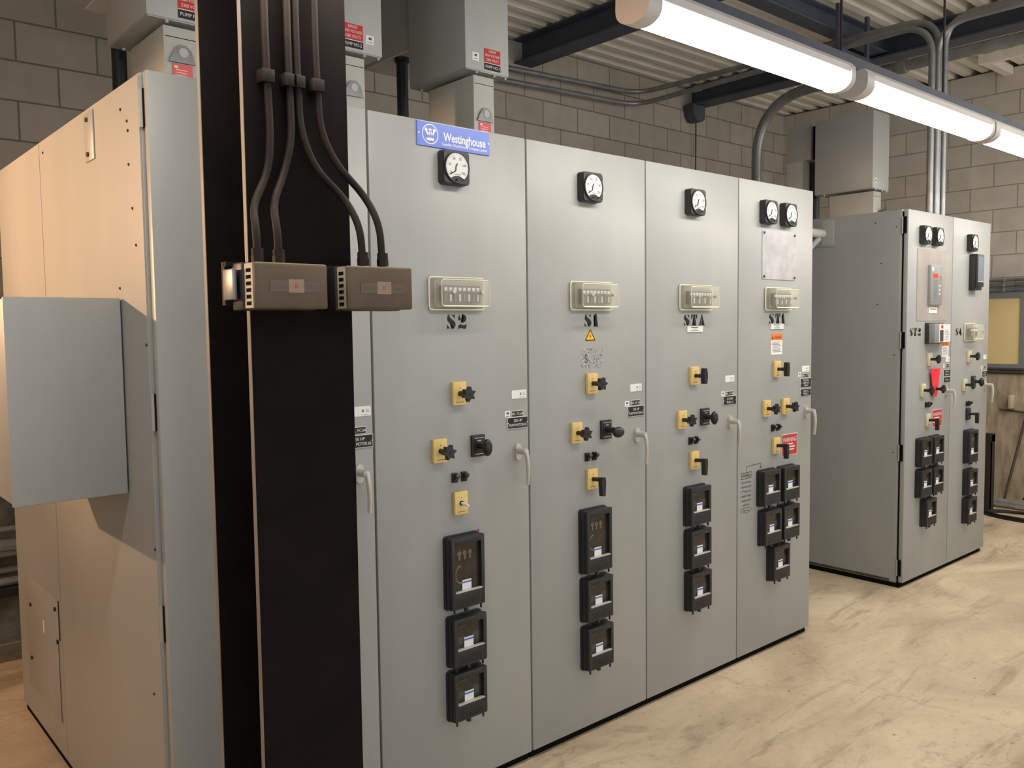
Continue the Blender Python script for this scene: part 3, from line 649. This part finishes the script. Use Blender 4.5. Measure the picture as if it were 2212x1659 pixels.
# ------------------------------------------------------------------ cable duct boxes above the cabinets
def duct(x, label, tagtxt, zb, top, low=False, stick=0):
    t = thing('cable_duct_box', label, 'duct box', (x, .64, ZT), 'duct boxes rising from the cabinets')
    o = ZT
    th = MB(); th.box(.060, .176, .022, .36, 0, zb-.016-o, 'throat_paint', .002); th.box(.066, .170, .0205, .0225, zb-o-.052, zb-o-.050, 'gap')
    put('throat', th, t, label='pale narrow duct below the box')
    UD = .45 if low else .425
    ub = MB(); ub.box(0, .246, 0, UD, zb-o, top-o, 'duct_paint', .002); ub.box(.004, .242, .004, UD-.004, zb-o-.004, zb-o+.004, 'duct_paint')
    for px, py in ((.07, .012), (.17, .012), (.235, .012), (.05, .40)): ub.cyl((px, py, zb-o-.012), (px, py, zb-o), .006, 'zinc', n=8)
    put('upper_box', ub, t)
    if not low:
        put('rear_box', MB().box(.062, .34, .425, .93, 2.978-o, top-o, 'duct_paint', .002).box(.066, .336, .430, .926, 2.972-o, 2.98-o, 'lit_underside'), t, label='duct box behind, with bounced light painted on its underside')
    else:
        put('rear_box', MB().box(.085, .24, .532, .735, 2.895-o, 3.175-o, 'duct_paint', .002).box(.115, .235, .449, .533, 2.90-o, 3.15-o, 'gap'), t)  # near-black plate paints the shadow gap between upper and rear box
        put('drop_duct', MB().box(.085, .20, .60, .735, 0, 2.895-o, 'throat_paint', .002), t)
    if not low:
        ta = MB(); zt = 2.575-o
        pts = [(-.046, -.026), (.044, -.026), (.032, .016), (.014, .034), (-.010, .034), (-.026, .016)]
        hole = circle(.016, 16, (.004, .008))
        ta.prism(pts, .010, .016, 'galvanised'); ta.prism([(p_[0], p_[1]) for p_ in hole], .0085, .0101, 'throat_paint')
        put('padlock_tab', ta, t, (.118, .0, zt), label='grey metal tab with a round hole')
        if stick != 2:
            pk = MB(); pk.box(-.034, .034, .018, .0225, -.038, .038, 'label_pink'); bars(pk, -.028, .028, [.018-.009*k for k in range(6)], 'sticker_white', .0176, .0012, 5); pk.box(-.028, -.016, .0175, .018, .024, .031, 'sticker_white')
            put('notice_sticker', pk, t, (.120, 0, 2.508-o), label='pink red notice sticker')
        lb = MB(); lb.box(-.046, .046, -.002, 0, -.020, .041, 'label_red'); lb.box(-.046, .046, -.0021, -.0, -.022, -.0195, 'sticker_white'); lb.box(-.046, .046, -.002, 0, -.050, -.022, 'ink')
        lb.text('DANGER', 0, .031, .0105, 'sticker_white', -.0024, .040); lb.text('HIGH VOLTAGE', 0, .013, .0105, 'sticker_white', -.0024, .082); lb.text('2300 VOLTS', 0, -.006, .0105, 'sticker_white', -.0024, .070); lb.text(tagtxt, 0, -.036, .012, 'sticker_white', -.0024, .078)
        put('danger_label', lb.mesh('danger_label', smooth=None), t, (.150 if stick != 2 else .112, 0, zb+.060-o), label='red over black danger label')
        if stick:
            s_ = MB(); s_.box(-.018, .018, -.0015, 0, -.017, .017, 'sticker_white'); s_.box(-.006, .008, -.002, -.001, .0, .010, 'faded_ink'); s_.box(-.012, .012, -.002, -.001, -.010, -.008, 'faded_ink')
            put('small_sticker', s_, t, (.055 if stick == 1 else .190, 0, zb+.055-o))
    else:
        put('padlock_tab', MB().tube([(.140, .018, 2.45-o), (.150, -.035, 2.47-o), (.172, -.035, 2.475-o), (.168, .018, 2.455-o)], .006, 'galvanised', 8), t)
        s_ = MB(); s_.box(-.018, .018, -.0015, 0, -.017, .017, 'sticker_white'); s_.box(-.008, .008, -.002, -.001, -.008, .008, 'faded_ink')
        put('small_sticker', s_, t, (.045, 0, zb+.055-o))
    pp = MB(); px, py = (.105, .64) if not low else (.24, .60)
    zt = (2.972 if not low else 2.893)
    pp.cyl((x+px, .64+py, ZT), (x+px, .64+py, zt), .028 if not low else .05, 'black_pipe', n=20)
    pp.cyl((x+px, .64+py, zt-.02), (x+px, .64+py, zt-.002), .036 if not low else .055, 'black_pipe', n=20)
    return pp
for x, lab, tt, zb, top, low, st, pl in (
    (.228, 'grey duct box labelled PUMP NO. 3, above the leftmost cabinet', 'PUMP NO.3', 2.685, 3.62, False, 0, 'black vertical pipe behind the PUMP NO. 3 duct box'),
    (.895, 'grey duct box labelled PUMP NO. 2, just right of the black column', 'PUMP NO.2', 2.720, 3.62, False, 2, 'black vertical pipe behind the PUMP NO. 2 duct box'),
    (1.565, 'grey duct box labelled PUMP NO. 1, above the blue sign', 'PUMP NO.1', 2.762, 3.62, False, 1, 'black vertical pipe rising between the PUMP NO. 2 and PUMP NO. 1 duct boxes'),
    (5.265, 'plain grey duct box above the far pair of cabinets', '', 2.607, 3.155, True, 0, 'short thick black pipe behind the far duct box')):
    tag(put('cable_pipe', duct(x, lab, tt, zb, top, low, st)), pl, 'pipe', 'black pipes behind the duct boxes')

# ------------------------------------------------------------------ column with its control boxes
cl = thing('steel_column', 'black steel H-section column standing in front of the leftmost cabinets', 'column', (.155, -.405, 0))
cm = MB(); cm.box(-.127, .127, -.125, -.109, 0, ZC, 'black_steel'); cm.box(-.127, .127, .109, .125, 0, ZC, 'black_steel'); cm.box(-.006, .006, -.109, .109, 0, ZC, 'black_steel')
put('shaft', cm, cl)
for y0 in (-.1245, .1095): put('flange_edge', MB().box(-.1285, -.1268, y0, y0+.015, 0, ZC, 'pale_edge'), cl, label='pale edge of the flange')
br = MB(); br.box(-.035, .375, -.555, -.545, 1.772, 1.782, 'brown_conduit'); br.box(-.035, .375, -.548, -.532, 1.69, 1.782, 'brown_conduit'); br.box(-.040, -.030, -.600, -.548, 1.70, 1.765, 'galvanised', .003)
tag(put('mounting_bracket', br), 'brown steel bracket across the black column carrying the two beige control boxes', 'bracket')
def control_box(x, rz, label):
    t = thing('control_box', label, 'control box', (x, -.565, 1.728), 'beige control boxes on the black column', rz)
    b = MB(); b.box(0, .170, -.045, .008, -.050, .050, 'black_moulded', .004); put('back_case', b, t)
    f = MB(); f.box(.004, .170, -.098, -.040, -.048, .048, 'beige_enamel', .005, 3); f.box(.010, .165, -.099, -.096, -.043, .043, 'beige_enamel', .001); put('cover', f, t)
    g = MB(); g.box(.0025, .008, -.090, -.052, -.046, .046, 'beige_grille')
    for k in range(6): g.box(.0018, .006, -.082, -.060, -.040+.0136*k, -.0325+.0136*k, 'gap')
    put('vent_grille', g, t)
    s_ = MB(); s_.box(.035, .150, -.1000, -.0985, -.014, .012, 'beige_enamel'); s_.box(.077, .112, -.1008, -.0985, -.014, .014, 'scale_tan'); s_.box(.036, .149, -.1003, -.0985, -.012, .011, 'scale_brown'); s_.text('II', .094, 0, .010, 'label_red', -.1012)
    s_.text('5 10 15 20', .055, -.002, .006, 'faded_ink', -.1004, .034); s_.text('25 30 35', .131, -.002, .006, 'faded_ink', -.1004, .028); put('scale_window', s_.mesh('scale_window', smooth=None), t)
control_box(-.024, 0, 'left beige slotted control box on the black column')
control_box(.196, -.06, 'right beige slotted control box, overhanging the right edge of the black column')
YC = -.548
for pts, lab in ((((.073, YC, ZC), (.073, YC, 2.25), (.079, YC, 2.06), (.072, YC, 1.985), (.024, YC-.02, 1.90), (.015, -.600, 1.85), (.014, -.605, 1.778)), 'leftmost brown conduit bent down to the left control box'),
                 (((.126, YC, ZC), (.126, YC, 2.25), (.130, YC, 2.06), (.110, YC, 1.985), (.070, YC-.02, 1.91), (.063, -.600, 1.85), (.062, -.605, 1.778)), 'second brown conduit from left, ending on the left control box'),
                 (((.146, YC, ZC), (.146, YC, 2.25), (.151, YC, 2.08), (.185, YC, 2.00), (.250, YC-.02, 1.935), (.268, -.600, 1.87), (.270, -.605, 1.782)), 'third brown conduit from left, ending on the right control box'),
                 (((.193, YC, ZC), (.193, YC, 2.25), (.200, YC, 2.09), (.236, YC, 2.02), (.304, YC-.02, 1.945), (.320, -.600, 1.88), (.322, -.607, 1.782)), 'rightmost brown conduit, bent out past the edge of the black column')):
    t = thing('conduit', lab, 'conduit', pts[-1], 'brown conduits down the black column'); o = Vector(pts[-1])
    P = [Vector(p_)-o for p_ in pts]
    put('tube', MB().tube(fillet(P, .07, 6), .0085, 'brown_conduit', 14), t)
    put('strap', MB().box(P[1].x-.015, P[1].x+.015, P[1].y-.013, P[1].y+.018, 2.172-o.z, 2.200-o.z, 'brown_conduit', .002), t)
    c_ = MB(); c_.cyl((0, 0, .0), (0, 0, .016), .0135, 'brown_conduit', n=6); c_.cyl((0, 0, .014), (0, 0, .030), .0125, 'brown_conduit', n=18); put('connector', c_, t)

# ------------------------------------------------------------------ roof steel
def ibeam(name, label, x0, x1, y0, y1, z0, z1, along='y'):
    b = MB(); t_ = .013
    if along == 'y':
        xm = (x0+x1)/2
        b.box(x0, x1, y0, y1, z0, z0+t_, 'blue_steel'); b.box(x0, x1, y0, y1, z1-t_, z1, 'blue_steel'); b.box(xm-.005, xm+.005, y0, y1, z0+t_, z1-t_, 'blue_steel')
    else:
        ym = (y0+y1)/2
        b.box(x0, x1, y0, y1, z0, z0+t_, 'blue_steel'); b.box(x0, x1, y0, y1, z1-t_, z1, 'blue_steel'); b.box(x0, x1, ym-.005, ym+.005, z0+t_, z1-t_, 'blue_steel')
    tag(put(name, b), label, 'roof beam')
ibeam('steel_beam', 'dark blue roof beam meeting the back wall left of the first light', 3.74, 3.92, YF, YB, 3.690, ZC-.001)
ibeam('steel_beam', 'dark blue roof beam with two conduits run along it, right of the first light', 5.90, 6.10, YF, YB, 3.705, ZC-.001)
ibeam('steel_beam', 'blue grey roof beam crossing between the two long beams, parallel to the lights', 3.84, 5.99, .86, .98, 3.735, ZC-.001, 'x')
ibeam('steel_beam', 'dark roof beam behind the duct boxes at the top of the photo', 1.62, 1.80, YF, YB, 3.690, ZC-.001)

tag(put('roof_angle', MB().box(7.06, 7.13, -4.9, .62, ZC-.075, ZC-.001, 'deck_paint').box(7.13, XR-.002, .54, .61, ZC-.075, ZC-.001, 'deck_paint')), 'cream painted steel angle at the roof above the right wall', 'roof beam')

# ------------------------------------------------------------------ light row on a strut
YL, ZF = -.64, 2.617
st = thing('strut_channel', 'long grey strut channel hung from the roof above the row of lights', 'strut', (-1.72, YL, ZF+.001))
put('channel', MB().box(0, 9.28, -.022, .022, 0, .045, 'blue_steel'), st)
for x in (.62, 4.103, 5.03, 6.98, 8.6): put('hanger_rod', MB().cyl((x, 0, .03), (x, 0, ZC-ZF), .0055, 'dark_iron', n=8).cyl((x, 0, .038), (x, 0, .052), .012, 'dark_iron', n=6), st)
def fixture(x0, ln, label, y=None, z=None):
    t = thing('light_fixture', label, 'light fixture', (x0, y or YL, z or ZF), 'row of long vapour-tight lights' if y is None else 'added row of fill lights')
    if y:
        for q in (.2, ln-.2): put('hanger_rod', MB().cyl((q, 0, -.005), (q, 0, ZC-z), .006, 'dark_iron', n=8), t)
    k = .9
    S = lambda P: [(p_[0]*k, p_[1]*k) for p_ in P]
    hw, hz, n = .066, .052, 12
    lens = [(-.058, -.044), (-hw, -.058)] + [(-hw*math.cos(PI*q/n), -.058-hz*math.sin(PI*q/n)**.75) for q in range(1, n)] + [(hw, -.058), (.058, -.044)]
    h = MB(); h.prism(S([(-.066, -.043), (.066, -.043), (.068, -.018), (.055, 0), (-.055, 0), (-.068, -.018)]), .012, ln-.012, 'housing', axis='x'); put('housing', h, t)
    d = MB(); d.prism(S(lens), .055, ln-.028, 'lamp_white', axis='x'); put('diffuser', d, t, label='glowing white diffuser')
    for a, b_ in ((0, .06), (ln-.030, ln)):
        e = MB(); e.prism(S([(-.071, -.020), (-.072, -.056)] + [(-.072*math.cos(PI*q/14), -.056-.058*math.sin(PI*q/14)**.8) for q in range(1, 14)] + [(.072, -.056), (.071, -.020), (.055, -.001), (-.055, -.001)]), a, b_, 'housing', axis='x')
        put('end_cap', e, t)
fixture(1.172, 1.205, 'nearest glowing light at the top of the photo')
fixture(2.470, 1.285, 'second glowing light, in the middle of the row')
fixture(3.772, 1.285, 'glowing light cut off by the right edge of the photo')
fixture(5.10, 1.285, 'light at the far end of the row, beyond the right edge of the photo')
for q, lab in ((3.5, 'nearer fill light of an added row, outside the right edge of the photo'), (4.95, 'middle fill light of an added row, outside the right edge of the photo'), (6.2, 'fill light of an added row next to the right wall, outside the photo')): fixture(q, 1.205, lab, -1.75, 3.25)  # unseen row added to brighten the right wall, floor and deck
fixture(6.40, 1.15, 'added fill light at the end of the row, against the right wall, outside the photo')  # unseen fixture added to brighten the right wall
fixture(-.42, 1.205, 'light just above the top of the photo, in front of the black column')
fixture(-1.70, 1.205, 'light left of the black column, above the photo')

# ------------------------------------------------------------------ conduits of the far bay
def run(pts, r, mat, rad, label, group=None, straps=(), cat='conduit'):
    t = thing('conduit', label, cat, pts[0], group); o = Vector(pts[0])
    put('tube', MB().tube(fillet([Vector(p_)-o for p_ in pts], rad, 10), r, mat, 14), t)
    for s_ in straps:
        q = Vector(s_[:3])-o; v = Vector(s_[3:])
        put('coupling', MB().cyl(q-v*.03, q+v*.03, r*1.25, mat, n=14), t)
G = 'grey conduits at the roof'
run([(5.10, .17, ZT), (5.10, .17, 3.600), (5.10, 2.70, 3.570), (1.9, 2.70, 3.455)], .021, 'galvanised', .22, 'lower of two grey conduits from cabinet top over to the back wall', G, [(5.10, 2.05, 3.578, 0, 1, 0)])
run([(5.28, .20, ZT), (5.28, .20, 3.690), (5.10, 2.68, 3.668), (1.9, 2.70, 3.545)], .021, 'galvanised', .22, 'upper of two grey conduits from cabinet top over to the back wall', G, [(5.146, 2.05, 3.674, 0, 1, 0)])
run([(5.19, .17, ZT), (5.19, .17, 3.60), (5.19, -4.9, 3.60)], .021, 'galvanised', .20, 'grey conduit rising from the far cabinets and bending toward the viewer, lower of a pair', G)
run([(5.37, .20, ZT), (5.37, .20, 3.69), (5.37, -4.9, 3.69)], .021, 'galvanised', .20, 'grey conduit rising from the far cabinets and bending toward the viewer, upper of a pair', G)
run([(5.75, 1.91, .0), (5.75, 1.91, 3.555), (5.75, -4.9, 3.545)], .043, 'galvanised', .52, 'thick grey conduit with a wide bend rising behind the cabinets', None, [(5.75, .66, 3.552, 0, 1, 0)])
hb = thing('trapeze_hanger', 'dark steel hanger carrying the conduits beside the cross beam', 'hanger', (5.235, .79, ZC))
for x in (-.205, .215): put('hanger_strap', MB().box(x-.018, x+.018, -.012, .012, -.345, 0, 'blue_steel'), hb)
put('cross_bar', MB().box(-.23, .24, -.021, .021, -.345, -.306, 'blue_steel'), hb)
# fitting under the second beam at the back wall
fl = thing('wall_horn', 'dark fitting on the back wall below the second roof beam, with a hanging cord', 'wall fitting', (5.96, 2.78, 3.64))
put('horn_body', MB().prism([(-.105, .06), (.085, .06), (.08, -.06), (.04, -.085), (-.04, -.085), (-.085, -.03)], -.12, 0, 'blue_steel'), fl)
put('cord', MB().tube([(.02, -.06, -.09), (.03, -.05, -.5), (.01, -.05, -1.2)], .006, 'cable_black', 8), fl)
# stub between the two cabinet groups
sp = thing('pipe_link', 'grey pipe bridging the gap between the ST1 and ST2 cabinets', 'pipe', (3.326, .55, 2.215))
put('tube', MB().cyl((0, 0, 0), (XT2-3.326-.011, 0, 0), .028, 'throat_paint', n=18), sp)
put('flange', MB().box(XT2-3.326-.011, XT2-3.326-.005, -.08, .075, -.085, .085, 'grey_paint', .001).cyl((XT2-3.326-.016, -.01, .06), (XT2-3.326-.01, -.01, .06), .006, 'zinc', n=8).cyl((XT2-3.326-.016, -.01, -.06), (XT2-3.326-.01, -.01, -.06), .006, 'zinc', n=8), sp)
put('brace', MB().tube([(.70, .0, -.24), (XT2-3.326-.05, 0, -.035)], .018, 'duct_paint', 10), sp)
# conduits along the right wall
for z, r, lab in ((2.005, .012, 'topmost grey conduit along the right wall above the yellow window panel'), (1.962, .016, 'middle grey conduit along the right wall above the yellow window panel'), (1.918, .016, 'lowest grey conduit along the right wall above the yellow window panel')):
    t = thing('conduit', lab, 'conduit', (XR-r-.006, 1.5, z), 'conduits along the right wall')
    put('tube', MB().cyl((0, 0, 0), (0, -3.2, 0), r, 'galvanised', n=12), t)
    for y_ in (-.60, -.94): put('strap', MB().box(-r-.003, r+.006, y_-.008, y_+.008, -r-.003, r+.003, 'bright_conduit', .001), t)

# ------------------------------------------------------------------ clutter by the right wall
ai = thing('iron_stand', 'black angle iron stand on the floor beyond the rightmost cabinet', 'stand', (7.18, .50, 0))
put('leg', MB().box(-.035, .035, -.03, -.022, 0, .66, 'dark_iron').box(-.035, -.027, -.03, .03, 0, .66, 'dark_iron'), ai)
put('leg', MB().box(-.035, .035, .42, .428, 0, .66, 'dark_iron').box(-.035, -.027, .36, .428, 0, .66, 'dark_iron'), ai)
put('top_rail', MB().box(-.037, .04, -.03, .43, .60, .668, 'dark_iron'), ai)
put('cross_rail', MB().box(-.037, -.029, -.022, .42, .20, .235, 'dark_iron'), ai)
tb = thing('valve_key', 'rusty T-handled valve key leaning on the right wall', 'tool', (7.40, .46, 0))
put('shaft', MB().tube([(0, 0, .012), (.19, -.115, .83)], .012, 'rust_bar', 10), tb)
put('handle_bar', MB().tube([(.186, .11, .845), (.194, -.31, .815)], .010, 'rust_bar', 10), tb)
tag(put('pry_bar', MB().tube([(7.42, .33, .022), (7.58, -.02, .62)], .019, 'dark_iron', 10)), 'thick black bar leaning on the right wall, right of the valve key', 'tool')
tag(put('wall_peg', MB().box(7.54, 7.62, .455, .485, .86, .98, 'rough_concrete', .004)), 'small wooden block on the right wall above the valve key handle', 'block')
tag(put('steel_post', MB().box(7.05, 7.09, .690, .73, 0, 1.21, 'dark_iron')), 'black upright bar just behind the rightmost cabinet edge', 'post')
fp = thing('floor_pipe', 'shiny galvanised pipe lying on the floor along the right wall', 'pipe', (7.34, 1.0, .046))
put('tube', MB().cyl((0, 0, 0), (.05, -3.0, 0), .036, 'bright_conduit', n=20), fp)
put('coupling', MB().cyl((.0108, -.66, 0), (.0125, -.76, 0), .044, 'bright_conduit', n=20), fp)
cb = []
for k in range(90):
    a = 2*PI*k/36; rr_ = 1 + .05*math.sin(a*.4)
    cb.append((7.02 + .17*math.cos(a)*rr_, .02 + .44*math.sin(a)*rr_, .012 + .006*math.sin(a*1.7) + .004*k/36))
tag(put('cable_coil', MB().tube(cb, .010, 'cable_black', 8)), 'black cable lying in loops on the floor beyond the rightmost cabinet', 'cable')
# pipes stacked behind the leftmost cabinet
for y_, z_, r, dz, lab in ((2.62, .64, .018, .0, 'thin silver pipe, topmost of the pipes behind the leftmost cabinet'), (2.545, .580, .032, -.06, 'thick silver pipe sloping across the pipes behind the leftmost cabinet'), (2.62, .515, .020, .0, 'silver pipe just below the sloping thick one'), (2.575, .441, .020, 0., 'second lowest silver pipe behind the leftmost cabinet'), (2.52, .3975, .022, 0., 'lowest silver pipe, lying on the dark rail')):
    tag(put('steel_pipe', MB().cyl((-3.2, y_, z_-3*dz), (.42, y_, z_+.4*dz), r, 'bright_conduit', n=16)), lab, 'pipe', 'silver pipes behind the leftmost cabinet')
rk = thing('pipe_rack', 'dark rail on short brackets carrying the silver pipes at the back wall', 'rack', (-1.4, 2.6, 0))
put('rail', MB().box(-1.9, 1.9, -.13, .10, .33, .375, 'dark_iron', .003), rk)
for x in (-1.5, 1.68):
    put('arm', MB().box(x-.02, x+.02, -.14, .16, .470, .494, 'dark_iron').box(x-.02, x+.02, .09, .16, .33, .66, 'dark_iron').box(x-.02, x+.02, 0, .16, .600, .62, 'dark_iron'), rk)
for x in (-1.5, 1.2): put('post', MB().box(x-.03, x+.03, .05, .11, 0, .33, 'dark_iron'), rk)
rd = thing('pipe_spool', 'short wide silver pipe seen end on at the left edge of the photo', 'pipe', (-.05, 2.35, .375))
put('tube', MB().cyl((-.06, 0, .54), (-.06, .35, .54), .075, 'bright_conduit', n=24), rd)
put('wall_bracket', MB().box(-.09, -.03, .34, .43, .50, .58, 'dark_iron'), rd)

# ------------------------------------------------------------------ lamps and film
LP = Vector((-2.3, 2.35, 2.30))
fl = thing('flood_light', 'warm flood light on the back wall with an added plate blocking its upward light, outside the left edge of the photo', 'light fixture', (-2.3, 2.78, 2.30))
put('arm', MB().box(-.02, .02, -.40, 0, .05, .075, 'dark_iron'), fl)
put('cutoff_plate', MB().box(-.10, .48, -.70, -.05, .032, .044, 'dark_iron').box(-.12, -.10, -.55, -.20, -.10, .044, 'dark_iron'), fl)  # added plates that keep the lamp's light off the duct boxes
for nm, kind, en in (('flood_lamp_beam', 'SPOT', 300), ('flood_lamp_spill', 'POINT', 80)):
    sl = bpy.data.lights.new(nm, kind); sl.energy = en; sl.color = (1, .60, .33); sl.shadow_soft_size = .028
    so = bpy.data.objects.new(nm, sl); COL.objects.link(so); so.location = LP
    if kind == 'SPOT':
        sl.spot_size = math.radians(60); sl.spot_blend = 1.
        so.rotation_euler = (Vector((0, .95, 2.25)) - LP).to_track_quat('-Z', 'Y').to_euler()

wld = bpy.data.worlds.new('world'); SC.world = wld; wld.use_nodes = True
wld.node_tree.nodes['Background'].inputs[0].default_value = (.6, .62, .65, 1); wld.node_tree.nodes['Background'].inputs[1].default_value = 1.25
SC.view_settings.view_transform = 'Standard'; SC.view_settings.look = 'None'; SC.view_settings.gamma = 1; SC.view_settings.use_curve_mapping = False
SC.view_settings.exposure = 0.58
SC.cycles.use_denoising = True
SC.cycles.max_bounces = 8; SC.cycles.transparent_max_bounces = 16
